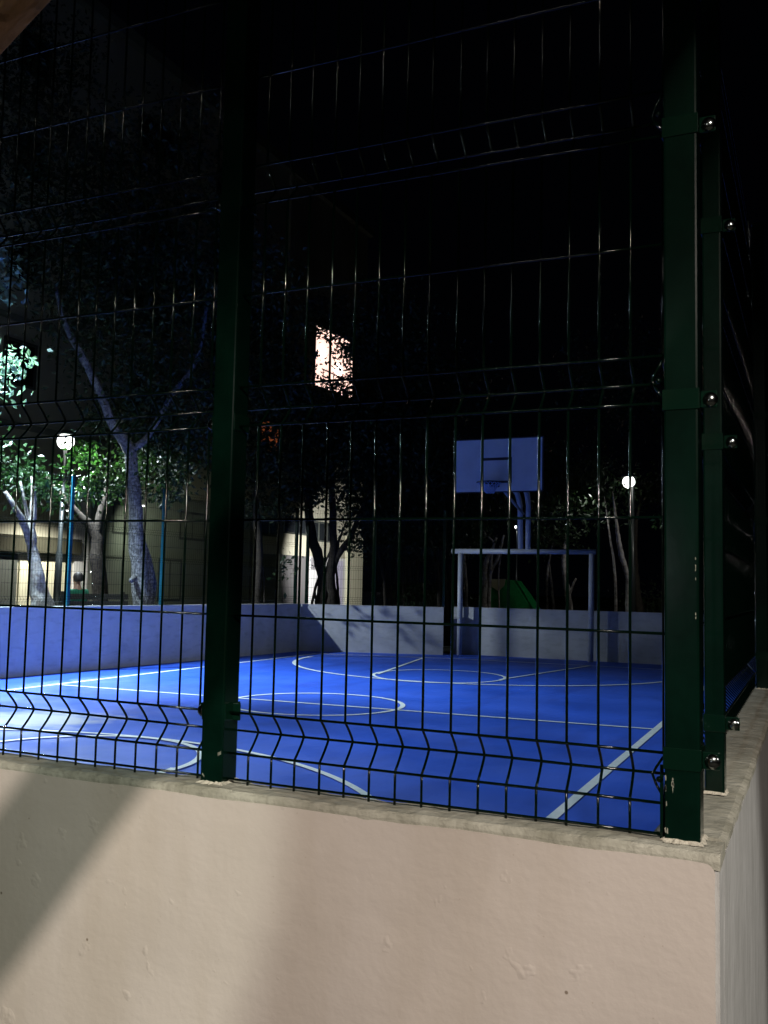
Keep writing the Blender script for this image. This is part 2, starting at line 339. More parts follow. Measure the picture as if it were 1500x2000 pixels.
lw = empty('court_wall', (-10.4, 8, ZF), 'long low wall on the left side of the court, glowing blue from the floor', 'wall')
def skewbox(bm, p0, p1, th, z0, z1):
    p0 = Vector((*p0, 0)); p1 = Vector((*p1, 0)); t = (p1-p0).normalized(); n = Vector((-t.y, t.x, 0))*th
    vs = [bm.verts.new((q.x, q.y, z)) for z in (z0, z1) for q in (p0, p1, p1+n, p0+n)]
    for f in ((0, 1, 2, 3), (4, 7, 6, 5), (0, 4, 5, 1), (1, 5, 6, 2), (2, 6, 7, 3), (3, 7, 4, 0)): bm.faces.new([vs[i] for i in f])
    bmesh.ops.recalc_face_normals(bm, faces=bm.faces)
LW0, LW1 = (-11.19, 0.03), (-9.97, 16.55)
bm = bmesh.new(); skewbox(bm, LW0, LW1, 0.14, ZF-0.02, -0.012); link('wall_body', bm, COURTWALL, lw)
bm = bmesh.new(); skewbox(bm, (LW0[0]+0.004, LW0[1]), (LW1[0]+0.004, LW1[1]), 0.148, -0.012, 0.0); link('wall_cap', bm, CAPWHITE, lw)
fl = empty('court_wall', (-8.5, 17.2, ZF), 'far court wall left of the goal, with a diagonal edge of light across it', 'wall')
bm = bmesh.new(); skewbox(bm, (-7.04, 17.62), (-10.1, 16.62), -0.14, ZF-0.02, -0.02); link('wall_body', bm, COURTWALL, fl)
bm = bmesh.new(); skewbox(bm, (-7.036, 17.616), (-10.1, 16.616), -0.148, -0.02, -0.008); link('wall_cap', bm, CAPWHITE, fl)
fr = empty('court_wall', (-3.5, 18.15, ZF), 'far court wall behind and right of the blue goal', 'wall')
bm = bmesh.new(); skewbox(bm, (0.01, 18.05), (-7.0, 18.12), -0.14, ZF-0.02, -0.012); link('wall_body', bm, COURTWALL, fr)
bm = bmesh.new(); skewbox(bm, (0.01, 18.046), (-7.0, 18.116), -0.148, -0.012, 0.0); link('wall_cap', bm, CAPWHITE, fr)

# ------------------------------------------------------------------ welded wire fences
ROWS = [0.0, 0.052, 0.094, 0.136, 0.336, 0.536, 0.736, 0.778, 0.82, 1.02, 1.22, 1.262, 1.304, 1.504, 1.704, 1.904, 1.946, 1.988, 2.04]
FOLDS = [(0.052, 0.136), (0.736, 0.82), (1.22, 1.304), (1.904, 1.988)]
def offs(z):
    for a, b in FOLDS:
        if a < z < b:
            t = (z-a)/(b-a); return 0.036*(1-abs(2*t-1)**1.25)
    return 0.0
def zlist(fine):
    z = [-0.014, 0.0]
    for a, b in FOLDS:
        k = (0, .12, .25, .38, .46, .5, .54, .62, .75, .88, 1) if fine else (0, .5, 1)
        z += [a+(b-a)*t for t in k]
    return z+[2.06]
def mesh_panel(p0, p1, ts, side, wr, fine, slope=0.0, zb=0.02, n=8, ext=(0.0, 0.0)):
    """p0->p1 the panel's bottom line, ts = distances of the upright wires, side = unit vector of the folds"""
    bm = bmesh.new(); p0 = Vector((*p0, 0)); p1 = Vector((*p1, 0)); d = (p1-p0); Ln = d.length; d.normalize(); s = Vector((*side, 0))
    for t in ts:
        j = random.uniform(-0.0012, 0.0012) if fine else 0; j2 = random.uniform(-0.0012, 0.0012) if fine else 0
        pts = []
        for z in zlist(fine):
            pts.append(p0+d*(t+j+j2*z)+s*offs(z)+Vector((0, 0, zb+z+slope*t)))
        tube(bm, pts, wr, n)
    for z in ROWS:
        a = ext[0]; b = Ln-ext[1]; k = 6 if fine else 1
        pts = [p0+d*(a+(b-a)*i/k)+s*(offs(z)-1.75*wr)+Vector((0, 0, zb+z+slope*(a+(b-a)*i/k)+(random.uniform(-0.0007, 0.0007) if fine else 0))) for i in range(k+1)]
        tube(bm, pts, wr, n)
    return bm
S = 0.0551; SL = -0.0044; XO = 0.0331; WR = 0.0026
ff = empty('wire_fence', (-1.6, 0, 0), 'dark green welded wire fence in the foreground, standing on the beige wall', 'fence')
# right hand panel: 16 wires, then the left panel
bm = mesh_panel((XO-15.85*S, 0.003), (XO+0.004, 0.003), [0.85*S+i*S for i in range(16)], (0, 1), WR, True, SL, 0.02-SL*0.812, 10)
link('mesh_panel', bm, WIRE, ff, True)
XLP = XO-15*S-0.123
bm = mesh_panel((XLP-45*S-0.01, 0.003), (XLP+0.012, 0.003), [0.01+i*S for i in range(46)], (0, 1), WR, True, SL, 0.02-SL*(45*S+.88), 10)
link('mesh_panel', bm, WIRE, ff, True)

def post(name, parent, x0, x1, y0, y1, h, mtl=GREENPOST, bev=0.004):
    b = bmesh.new(); box(b, (x0, y0, -0.004), (x1, y1, h), bev); o = link(name, b, mtl, parent)
    b = bmesh.new(); box(b, (x0-0.002, y0-0.002, h+0.001), (x1+0.002, y1+0.002, h+0.012), 0.003); link('post_cap', b, CLAMP, o); return o
def mortar(parent, x0, x1, y0, y1, g=0.009, zb=0.0133):
    b = bmesh.new(); n = 40; top = []; bot = []
    for i in range(n):
        a = 2*math.pi*i/n; c, s_ = math.cos(a), math.sin(a); q = max(abs(c), abs(s_))
        gx = g*random.uniform(0.25, 1.15)
        bot.append(b.verts.new(((x0+x1)/2+c/q*((x1-x0)/2+gx), (y0+y1)/2+s_/q*((y1-y0)/2+gx), zb+0.0006)))
        top.append(b.verts.new(((x0+x1)/2+c/q*((x1-x0)/2+0.0005), (y0+y1)/2+s_/q*((y1-y0)/2+0.0005), zb+0.0035+random.uniform(0, 0.004))))
    for i in range(n): b.faces.new((bot[i], bot[(i+1) % n], top[(i+1) % n], top[i]))
    b.faces.new(top)
    link('mortar_bed', b, MORTAR, parent)
def clamp(parent, x0, x1, y0, y1, z, side=1, lead=0.0, h=0.036):
    """band round the post with a lug and a domed bolt head on one side"""
    b = bmesh.new(); t = 0.0022
    box(b, (x0-t, y0-t, z-h/2), (x1+t, y0-0.0002, z+h/2), 0.0008)
    box(b, (x0-t, y0-t+0.0004, z-h/2+.0003), (x0-0.0002, y1+t, z+h/2-.0003), 0.0008); box(b, (x1+0.0002, y0-t+0.0004, z-h/2+.0003), (x1+t, y1+t, z+h/2-.0003), 0.0008)
    o = link('clamp', b, CLAMP, parent)
    b = bmesh.new()
    if side > 0: box(b, (x1+t+0.0003, y0+0.012, z-h*0.40), (x1+0.030, y0+0.017, z+h*0.40), 0.0018); c = (x1+0.0185, y0+0.0115, z-0.001)
    else: box(b, (x0-0.017, y0+0.012, z-h*0.40), (x0-t-0.0003, y0+0.017, z+h*0.40), 0.0018); c = (x0-0.010, y0+0.0115, z-0.001)
    link('lug', b, CLAMP, o)
    b = bmesh.new(); dome(b, c, 0.0125, (0, -1, 0), 0.62, 24, 10); link('bolt', b, BOLT, o, True)
    return o
def chips(parent, spots):
    for x, y, z, wd, hh in spots:
        b = bmesh.new(); n = 9; vs = []
        for i in range(n):
            a = 2*math.pi*i/n; q = random.uniform(0.55, 1.1)
            vs.append(b.verts.new((x+math.cos(a)*wd/2*q, y, z+math.sin(a)*hh/2*q)))
        b.faces.new(vs)
        r = bmesh.ops.extrude_face_region(b, geom=list(b.faces))
        for v in r['geom']:
            if isinstance(v, bmesh.types.BMVert): v.co.y += 0.0012
        bmesh.ops.recalc_face_normals(b, faces=b.faces)
        link('paint_chip', b, CHIP, parent)
# right post
PX0, PX1, PY0, PY1 = 0.0385, 0.0955, -0.022, 0.035
pr = post('post', ff, PX0, PX1, PY0, PY1, 2.14); mortar(pr, PX0, PX1, PY0, PY1)
for z in (0.150, 0.757, 1.243, 1.93): clamp(pr, PX0, PX1, PY0, PY1, z)
chips(pr, [(0.052, PY0-0.0004, 0.10+i*0.01*random.random(), 0.004*random.random()+.001, 0.018*random.random()+.002) for i in range(4)]+[(0.040+random.random()*0.004, PY0-0.0004, random.uniform(0.022, 0.12), 0.003, 0.012) for i in range(6)]+[(0.090, PY0-0.0004, random.uniform(0.38, 0.5), 0.002, 0.006) for i in range(7)])
# left post (58 mm) with scraped clamp
QX0, QX1, QY0, QY1 = -0.893, -0.840, -0.022, 0.034
pl = post('post', ff, QX0, QX1, QY0, QY1, 2.14); mortar(pl, QX0, QX1, QY0, QY1)
for z in (0.160, 0.767, 1.253, 1.93): clamp(pl, QX0, QX1, QY0+0.004, QY1, z, -1)
for z in (0.160,):
    b = bmesh.new(); box(b, (QX1+0.0026, 0.006, z-0.018), (QX1+0.020, 0.012, z+0.018), 0.002); link('lug', b, CLAMP, pl)
chips(pl, [(QX0+0.006+random.random()*0.020, QY0+0.0008, 0.150+random.uniform(-0.012, 0.012), 0.008, 0.009) for i in range(5)]+[(QX0+0.047+i*0.002-.004, QY0-0.0004, 0.075+i*0.001, 0.0015, 0.010) for i in range(4)]+[(QX0+0.006+i*0.002, QY0-0.0004, 0.032-i*.002, 0.002, 0.006) for i in range(3)])
p3 = post('post', ff, -3.41, -3.353, -0.022, 0.035, 2.14)
# end clips where the folds meet the right post
for zc in (0.094, 0.778, 1.262):
    b = bmesh.new(); z0 = 0.02+zc
    tube(b, [(0.034, -0.002, z0+0.034), (0.022, 0.004, z0+0.016), (0.014, 0.012, z0+0.001), (0.022, 0.004, z0-0.015), (0.034, -0.002, z0-0.032)], 0.0024, 8)
    dome(b, (0.028, -0.006, z0-0.003), 0.0055, (0.2, -1, 0), 0.8, 14, 6)
    link('wire_clip', b, WIRE, ff, True)
b = bmesh.new(); box(b, (0.0285, -0.004, 0.001), (0.0345, 0.001, 0.135), 0.001); link('edge_bar', b, GREENPOST, ff)

sf = empty('wire_fence', (0.06, 6, 0), 'dark green wire fence receding along the side wall at the right edge', 'fence')
bm = mesh_panel((0.026, 0.52), (0.024, 2.95), [0.02+i*S for i in range(44)], (-1, 0), WR, True, 0, 0.02, 8); link('mesh_panel', bm, WIRESIDE, sf, True)
for i in range(6):
    y = 0.495+2.45*i; x0 = 0.053-0.024*min(i, 1)
    p = post('post', sf, x0, x0+(0.040 if i == 0 else 0.052), y-0.022, y+0.030, 2.14)
    if i < 2:
        mortar(p, x0, x0+(0.040 if i == 0 else 0.052), y-0.022, y+0.03, 0.006, 0.0 if i else 0.0005)
        for z in (0.150, 0.757, 1.243): clamp(p, x0, x0+(0.040 if i == 0 else 0.052), y-0.022, y+0.03, z)
    if i > 0:
        bm = mesh_panel((0.024, y+0.04), (0.024, y+2.41), [0.02+k*S for k in range(43)], (-1, 0), WR, False, 0, 0.02, 4); link('mesh_panel', bm, WIRESIDE, sf, True)

def lx(y): return LW0[0]+(LW1[0]-LW0[0])*(y-LW0[1])/(LW1[1]-LW0[1])-0.06
lf = empty('wire_fence', (-10.6, 8, 0), 'fine wire fence with teal posts on top of the left court wall', 'fence')
ys = [2.2, 4.2, 5.9, 7.85, 10.0, 12.18, 14.3, 16.45]
for a, b_ in zip(ys, ys[1:]):
    k = int((b_-a)/S); bm = mesh_panel((lx(a), a), (lx(b_), b_), [i*S+0.03 for i in range(k)], (1, 0), 0.0022, False, 0, 0.02, 4); link('mesh_panel', bm, WIRE, lf, True)
for y in ys:
    x = lx(y); hgt = 2.09
    post('post', lf, x-0.03-0.035, x+0.03-0.035, y-0.03, y+0.03, hgt, TEAL if 9 < y < 13 else GREENPOST)
bf = empty('wire_fence', (-8.5, 17.3, 0), 'fine wire fence on top of the far court wall left of the goal', 'fence')
pA, pB = Vector((-9.98, 16.74)), Vector((-7.08, 17.68))
bm = mesh_panel(tuple(pA), tuple(pB), [i*S+0.02 for i in range(55)], (0, -1), 0.0022, False, 0, 0.02, 4); link('mesh_panel', bm, WIRE, bf, True)
for t in (0.0, 0.5, 1.0):
    q = pA.lerp(pB, t)+Vector((0.0, 0.05)); post('post', bf, q.x-0.03, q.x+0.03, q.y-0.02, q.y+0.04, 2.09)

# ------------------------------------------------------------------ goal with basketball backboard
g = empty('goal_frame', (-5.3, 17.85, ZF), 'pale blue football goal frame carrying the basketball backboard', 'goal')
def tub(name, parent, pts, r, mtl=BLUEMETAL, n=14):
    b = bmesh.new(); tube(b, pts, r, n); return link(name, b, mtl, parent, True)
tub('goal_post', g, [(-3.90, 17.83, ZF), (-3.88, 17.83, 1.175)], 0.058)
tub('goal_post', g, [(-6.74, 17.83, ZF), (-6.74, 17.83, 1.175)], 0.058)
tub('crossbar', g, [(-6.94, 17.83, 1.215), (-3.80, 17.83, 1.215)], 0.056)
tub('support_pole', g, [(-5.40, 17.85, 1.27), (-5.42, 17.85, 2.2), (-5.44, 17.72, 2.42), (-5.47, 17.2, 2.66), (-5.47, 16.12, 2.75)], 0.058)
tub('support_pole', g, [(-5.235, 17.85, 1.27), (-5.24, 17.85, 2.2), (-5.23, 17.72, 2.42), (-5.20, 17.2, 2.66), (-5.18, 16.12, 2.75)], 0.058)
tub('brace', g, [(-5.35, 17.85, 2.02), (-5.35, 16.14, 2.45)], 0.03)
bd = empty('backboard', (-5.35, 16.0, 2.3), 'pale blue basketball backboard with black target lines and a hoop', 'backboard')
b = bmesh.new(); box(b, (-6.235, 16.0, 2.315), (-4.45, 16.04, 3.35), 0.005); link('board', b, BOARD, bd)
b = bmesh.new()
def bar(x0, x1, z0, z1): box(b, (x0, 15.9975, z0), (x1, 16.0, z1))
bar(-6.26, -4.425, 2.292, 2.318); bar(-6.26, -4.425, 3.347, 3.372); bar(-6.26, -6.232, 2.3185, 3.3465); bar(-4.453, -4.425, 2.3185, 3.3465)
bar(-5.69, -5.655, 2.48, 2.985); bar(-5.09, -5.055, 2.48, 2.985); bar(-5.6545, -5.0905, 2.93, 2.985); bar(-5.6545, -5.0905, 2.48, 2.525)
link('target_lines', b, BLACKPAINT, bd)
hp = empty('hoop', (-5.36, 15.7, 2.46), 'small basketball hoop with a short net on the blue backboard', 'hoop')
b = bmesh.new(); c = Vector((-5.40, 15.66, 2.46)); ring = [c+Vector((0.235*math.cos(2*math.pi*i/40), 0.235*math.sin(2*math.pi*i/40), 0)) for i in range(41)]
tube(b, ring, 0.012, 8, False); tube(b, [(-5.48, 15.87, 2.46), (-5.48, 15.995, 2.46)], 0.012, 8); tube(b, [(-5.32, 15.87, 2.46), (-5.32, 15.995, 2.46)], 0.012, 8)
box(b, (-5.50, 15.975, 2.40), (-5.30, 15.9965, 2.49)); rim = link('rim', b, BLACKPAINT, hp, True)
b = bmesh.new()
for k in range(16):
    a0 = 2*math.pi*k/16
    for dr in (1, -1):
        pts = []
        for i in range(7):
            t = i/6; rr = 0.235*(1-t)+0.075*t; rr -= 0.02*math.sin(t*math.pi); a = a0+dr*t*0.95
            pts.append(c+Vector((rr*math.cos(a)+0.02*t, rr*math.sin(a), -0.21*t)))
        tube(b, pts, 0.0065, 4)
link('net', b, NET, hp)

# ------------------------------------------------------------------ street lamps
def street_lamp(base, top, arm, label, pr=(0.075, 0.045), watts=300, bulb=0.13, cone=168, col=(0.95, 1.0, 0.93), off=(0.0, 0.0)):
    base = Vector(base); top = Vector(top); e = empty('street_lamp', (base.x, base.y, base.z), label, 'street lamp', 'park street lamps')
    b = bmesh.new(); h = top.z-base.z
    tube(b, [base, base+(top-base)*0.48, base+(top-base)*0.5, top], [pr[0], pr[0]*0.92, pr[1], pr[1]*0.9], 14); link('pole', b, POLEDARK, e, True)
    b = bmesh.new(); tube(b, [base+Vector((0, 0, 0.0)), base+Vector((0, 0, 0.04))], [0.17, 0.16], 16); link('base_plate', b, POLEDARK, e)
    hd = top+Vector(arm)
    b = bmesh.new(); tube(b, [top+Vector((0, 0, -0.05)), top+Vector(arm)*0.4+Vector((0, 0, 0.02)), hd+Vector((0, 0, bulb*0.8))], 0.022, 8); link('arm', b, LAMPBODY, e, True)
    b = bmesh.new(); dome(b, hd+Vector((0, 0, bulb*0.78)), bulb*1.25, (0, 0, 1), 0.45, 20, 6); sh = link('lamp_shade', b, LAMPBODY, e, True)
    b = bmesh.new(); bmesh.ops.create_uvsphere(b, u_segments=20, v_segments=12, radius=bulb)
    for v in b.verts: v.co = v.co+hd
    gl = link('globe', b, LAMPGLOW, sh, True); gl.visible_shadow = True
    l = lamp('lamp_light', hd+Vector((off[0], off[1], -bulb-0.03)), watts, col, 0.10, 'SPOT', hd+Vector((off[0]*2.2, off[1], -3)), cone, 0.25)
    l.parent = e; l.matrix_parent_inverse = Matrix.Translation(-e.location)
    return e
A = pt(130, 862, 20.0); Ab = pt(122, 1182, 20.0); Ab.z = ZF
street_lamp((A.x-0.05, A.y-.03, ZF), (A.x-0.02, A.y, A.z-0.15), (0.0, 0.0, 0.15), 'street lamp with a glowing white head, left among the green leaves', watts=1500, bulb=0.17, cone=142, off=(0.75, -0.7), col=(0.80, 0.92, 1.0))
B = pt(1228, 940, 25.4)
street_lamp((B.x+0.10, B.y, ZF), (B.x+0.10, B.y, B.z-0.02), (-0.10, 0, 0.0), 'street lamp with a glowing white head, right of the backboard in the dark', watts=32, bulb=0.16, cone=130, off=(-0.8, -0.5))
Cc = pt(1007, 1029, 60)
street_lamp((Cc.x+0.1, Cc.y, ZF), (Cc.x+0.1, Cc.y, Cc.z), (-0.10, 0, 0.0), 'tiny far street lamp seen just left of the backboard poles', watts=6, bulb=0.08)

# ------------------------------------------------------------------ trees
def leaves(bm, c, R, n, size, clump=None):
    """leaf sized faces in clumps through an ellipsoid"""
    c = Vector(c); k = clump or max(6, n//38)
    cl = []
    for _ in range(k):
        while True:
            p = Vector((random.uniform(-1, 1), random.uniform(-1, 1), random.uniform(-1, 1)))
            if p.length < 1: break
        cl.append((Vector((p.x*R[0], p.y*R[1], p.z*R[2])), random.uniform(0.10, 0.26)*min(R)+size))
    for _ in range(n):
        q, s = random.choice(cl)
        p = c+q+Vector((random.gauss(0, s), random.gauss(0, s), random.gauss(0, s*0.8)))
        d = Vector((random.gauss(0, 1), random.gauss(0, 1), random.gauss(-0.5, 0.8))).normalized()
        sd = d.cross(Vector((random.gauss(0, 1), random.gauss(0, 1), random.gauss(0, 1)))).normalized()
        L = size*random.uniform(0.7, 1.35); wd = L*0.24
        up = d.cross(sd)*L*0.08
        v = [bm.verts.new(x) for x in (p, p+d*L*0.45+sd*wd+up, p+d*L, p+d*L*0.45-sd*wd+up)]
        bm.faces.new(v)
def tree(name, label, cat, trunks, crowns, bark, leafm, size=0.09, group='trees around the court'):
    """trunks: lists of (px,py,dist,radius); crowns: (px,py,dist,rx,rz,depth,count)"""
    b0 = pt(*trunks[0][0][:3]); e = empty(name, (b0.x, b0.y, ZF), label, cat, group)
    b = bmesh.new()
    for tr in trunks:
        P = [pt(x, y, D) for x, y, D, r in tr]; Rr = [r for *_, r in tr]
        # smooth with small random kinks
        Q = []; RR = []
        for i in range(len(P)-1):
            for k in range(4):
                t = k/4
                a = P[max(i-1, 0)]; b1 = P[i]; c1 = P[i+1]; d1 = P[min(i+2, len(P)-1)]
                q = 0.5*((2*b1)+(c1-a)*t+(2*a-5*b1+4*c1-d1)*t*t+(3*b1-a-3*c1+d1)*t**3)
                rr = Rr[i]*(1-t)+Rr[i+1]*t
                if not (i == 0 and k == 0): q = q+Vector((random.uniform(-1, 1), random.uniform(-1, 1), random.uniform(-1, 1)))*rr*0.16
                Q.append(q); RR.append(rr*random.uniform(0.93, 1.07))
        Q.append(P[-1]); RR.append(Rr[-1])
        if tr is trunks[0] or tr[0][1] > 1150:
            Q[0] = Vector((Q[0].x, Q[0].y, Q[0].z)); Q.insert(0, Vector((Q[0].x, Q[0].y, ZF-0.02))); RR.insert(0, RR[0]*1.25)
        tube(b, Q, RR, 10)
    link('trunk', b, bark, e, True)
    b = bmesh.new()
    for (x, y, D, rx, rz, dp, n) in crowns:
        leaves(b, pt(x, y, D), (rx, dp, rz), n, size)
    if crowns: link('crown', b, leafm, e)
    return e
# main pale trunk left of the post
tree('tree', 'big tree with a pale speckled trunk forking high, left of the dark fence post', 'tree', [
    [(277, 1182, 17.6, 0.16), (270, 1100, 17.6, 0.14), (264, 1000, 17.6, 0.13), (258, 930, 17.6, 0.12), (252, 875, 17.6, 0.12), (225, 840, 17.6, 0.09), (200, 780, 17.6, 0.08), (165, 705, 17.6, 0.07), (125, 630, 17.6, 0.05), (110, 560, 17.6, 0.03)],
    [(290, 1182, 17.9, 0.11), (292, 1130, 17.9, 0.12), (284, 1085, 17.9, 0.10), (272, 1040, 17.8, 0.05)],
    [(254, 880, 17.6, 0.09), (290, 850, 17.6, 0.06), (330, 780, 17.6, 0.05), (385, 700, 17.6, 0.04), (405, 590, 17.6, 0.03)],
    [(262, 1128, 17.5, 0.05), (256, 1134, 17.3, 0.045), (255, 1130, 17.25, 0.02)]],
    [(90, 330, 18.5, 1.5, 1.2, 1.2, 2600), (280, 330, 18.5, 1.6, 1.3, 1.2, 3000), (60, 120, 19, 1.4, 1.0, 1.1, 2200), (250, 600, 18, 1.7, 1.6, 1.3, 5200), (340, 760, 18, 1.1, 1.1, 1.1, 3400), (330, 880, 18.2, 0.75, 0.7, .7, 1500), (150, 480, 18, 1.5, 1.2, 1.2, 3000), (400, 520, 18, 1.4, 1.4, 1.2, 3400), (210, 800, 18.2, 0.35, .5, .6, 400), (225, 940, 18.4, .45, .45, .5, 500), (345, 960, 18.4, .3, .35, .5, 260)],
    BARK, LEAFDARK, 0.11)
# dark forked tree behind
tree('tree', 'dark forked tree in front of the green grey building wall, between the teal posts', 'tree', [
    [(196, 1180, 19.5, 0.16), (190, 1100, 19.5, 0.14), (186, 1045, 19.5, 0.12), (150, 1000, 19.4, 0.07), (110, 960, 19.3, 0.06), (90, 930, 19.3, 0.03)],
    [(188, 1050, 19.5, 0.10), (200, 990, 19.5, 0.07), (212, 930, 19.6, 0.05), (222, 860, 19.6, 0.03)]],
    [(172, 905, 18.3, 0.2, 0.4, 0.35, 150), (190, 964, 18.3, 0.45, 0.17, 0.4, 200), (165, 872, 18.2, .15, .2, .3, 80), (225, 880, 20.4, .45, .6, .5, 500)], BARKDARK, LEAF, 0.12)
# left tree lit from the lamp
tree('tree', 'leafy tree with a lime washed forked trunk at the far left, bright leaves', 'tree', [
    [(76, 1180, 16.0, 0.13), (72, 1130, 16.0, 0.12), (64, 1080, 16.0, 0.085), (62, 1030, 16, 0.06), (66, 975, 16, 0.045), (62, 930, 16, 0.02)],
    [(100, 1180, 16.1, 0.05), (82, 1135, 16.0, 0.05), (66, 1085, 16.0, 0.05), (45, 1020, 15.9, 0.06), (28, 990, 15.8, 0.04), (10, 960, 15.8, 0.03)],
    [(64, 1040, 16, 0.04), (50, 990, 16, 0.03), (40, 940, 16, 0.02)]],
    [(18, 930, 16.2, 0.6, 0.42, 0.6, 400), (75, 945, 16.3, 0.4, 0.28, 0.5, 210), (110, 962, 16.6, 0.3, 0.18, 0.4, 150), (-60, 900, 16.2, 0.6, 0.5, 0.6, 400)], BARKPALE, LEAF, 0.12)
# branch tips beside the floodlight at the left edge
tree('tree', 'broad leaved tree at the left edge, leaf sprays bleached by the floodlight', 'tree', [
    [(-330, 1190, 10.5, 0.13), (-300, 1000, 10.5, 0.12), (-240, 800, 10.8, 0.09), (-150, 640, 12.6, 0.06), (-40, 600, 14.0, 0.03), (15, 560, 14.4, 0.012)],
    [(-240, 800, 10.8, 0.05), (-120, 720, 12.6, 0.035), (-20, 710, 14.2, 0.02), (35, 700, 14.6, 0.008)],
    [(-60, 715, 13.5, 0.02), (0, 755, 14.5, 0.01)]],
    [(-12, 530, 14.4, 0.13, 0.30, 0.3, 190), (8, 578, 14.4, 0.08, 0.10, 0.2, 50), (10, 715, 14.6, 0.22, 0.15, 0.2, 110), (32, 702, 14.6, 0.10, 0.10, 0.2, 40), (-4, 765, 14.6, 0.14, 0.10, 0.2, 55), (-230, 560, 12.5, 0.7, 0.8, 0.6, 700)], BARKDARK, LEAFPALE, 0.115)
# multi stemmed tree before the white doorway
tree('tree', 'black multi stemmed tree silhouetted against the bright white doorway', 'tree', [
    [(628, 1182, 22, 0.16), (633, 1140, 22, 0.14), (622, 1090, 22, 0.12), (608, 1040, 22, 0.12), (600, 960, 22, 0.09), (590, 880, 22, 0.05)],
    [(648, 1182, 22, 0.17), (643, 1135, 22, 0.13), (650, 1090, 22, 0.10), (652, 1040, 22, 0.09), (648, 950, 22, 0.07), (650, 860, 22, 0.03)],
    [(645, 1130, 22, 0.08), (660, 1085, 22, 0.07), (684, 1050, 22, 0.07), (700, 1010, 22, 0.05), (725, 950, 22, 0.03)],
    [(660, 1090, 22, 0.035), (661, 1060, 22, 0.03), (672, 1030, 22, 0.02), (682, 1005, 22, 0.02)],
    [(609, 1182, 22, 0.03), (617, 1145, 22, 0.035), (632, 1105, 22, 0.03), (646, 1075, 22, 0.02)],
    [(619, 1182, 21.9, 0.03), (615, 1155, 21.9, 0.025), (617, 1145, 22, 0.03)],
    [(662, 1182, 22.2, 0.03), (660, 1150, 22.2, 0.03), (656, 1100, 22.2, 0.025)]],
    [(655, 880, 22, 1.1, 1.2, 1.0, 5200), (740, 860, 22.5, 1.3, 1.5, 1.2, 4200), (760, 660, 22, 1.0, 1.1, 1.0, 3800), (595, 960, 22, 0.55, 0.4, 0.5, 800), (715, 1000, 22, 0.5, 0.5, 0.5, 900), (678, 668, 22, 0.30, 0.42, 0.5, 420), (640, 650, 22, 0.16, 0.2, 0.4, 70), (655, 760, 22, 0.35, 0.2, 0.4, 150), (640, 610, 22, 0.6, 0.35, 0.6, 700), (700, 1050, 22, .18, .35, .3, 170)], BARKDARK, LEAFDARK, 0.12)
tree('tree', 'slim dark tree right of the fence post, before the olive doorway', 'tree', [
    [(502, 1180, 21, 0.10), (508, 1090, 21, 0.08), (503, 1030, 21, 0.09), (500, 960, 21, 0.06), (510, 870, 21, 0.04)],
    [(516, 1180, 21, 0.025), (514, 1120, 21, 0.025), (506, 1060, 21, 0.03)]],
    [(500, 900, 21, 0.9, 0.6, 0.8, 2400), (520, 760, 21, 1.0, 1.1, 0.9, 3600), (500, 620, 21, 1.2, 0.9, 0.9, 2600), (590, 790, 21.5, 0.4, 0.35, 0.5, 500), (585, 840, 21.5, 0.4, 0.3, 0.4, 450), (530, 985, 21, 0.5, 0.25, 0.4, 500), (555, 1100, 20, .25, .3, .2, 45)], BARKDARK, LEAFDARK, 0.12)
# dark stand to the right
for i, (x, D, r, lean, lab) in enumerate([(762, 23, 0.08, 12, 'thin dark tree with several stems, right of the lit building'), (800, 25, 0.09, -8, 'dark tree over the green bushes left of the goal'), (868, 24, 0.10, -22, 'dark leaning tree directly left of the goal frame')]):
    tree('tree', lab, 'tree', [
        [(x, 1184, D, r), (x-4, 1110, D, r*0.9), (x+lean, 1040, D, r*0.7), (x+lean*1.6, 960, D, r*0.5), (x+lean*2, 860, D, r*0.3)],
        [(x+12, 1184, D+.2, r*.7), (x+14, 1110, D+.2, r*.6), (x+24, 1030, D, r*.4), (x+30, 960, D, r*.3)],
        [(x-10, 1184, D-.2, r*.5), (x-14, 1120, D-.2, r*.5), (x-30, 1050, D, r*.35)]],
        [(x, 930, D, 1.2, 1.1, 1.0, 3000), (x+20, 1040, D, 0.8, 0.5, 0.7, 1300), (x-10, 760, D, 1.3, 1.3, 1, 2600)], BARKDARK, LEAFDARK, 0.12)
tree('tree', 'pale branching tree lit white, seen through the left half of the goal', 'tree', [
    [(945, 1186, 26, 0.10), (946, 1130, 26, 0.085), (950, 1095, 26, 0.07), (962, 1070, 26, 0.04), (970, 1050, 26, 0.03)],
    [(955, 1186, 26.1, 0.06), (958, 1120, 26.1, 0.05), (970, 1095, 26, 0.05), (978, 1070, 26, 0.04), (984, 1045, 26, 0.025)],
    [(958, 1115, 26, 0.05), (960, 1085, 26, 0.04), (964, 1060, 26, 0.03), (950, 1045, 26, 0.02), (945, 1035, 26, 0.012)],
    [(975, 1186, 26.2, 0.02), (974, 1120, 26.2, 0.02), (979, 1080, 26, 0.018)],
    [(911, 1186, 26, 0.05), (909, 1120, 26, 0.045), (906, 1080, 26, 0.03)]],
    [(945, 1030, 26, 0.5, 0.25, 0.5, 160), (1000, 960, 26.5, 1.6, 0.8, 1.0, 2200)], BARKPALE, LEAF, 0.12)
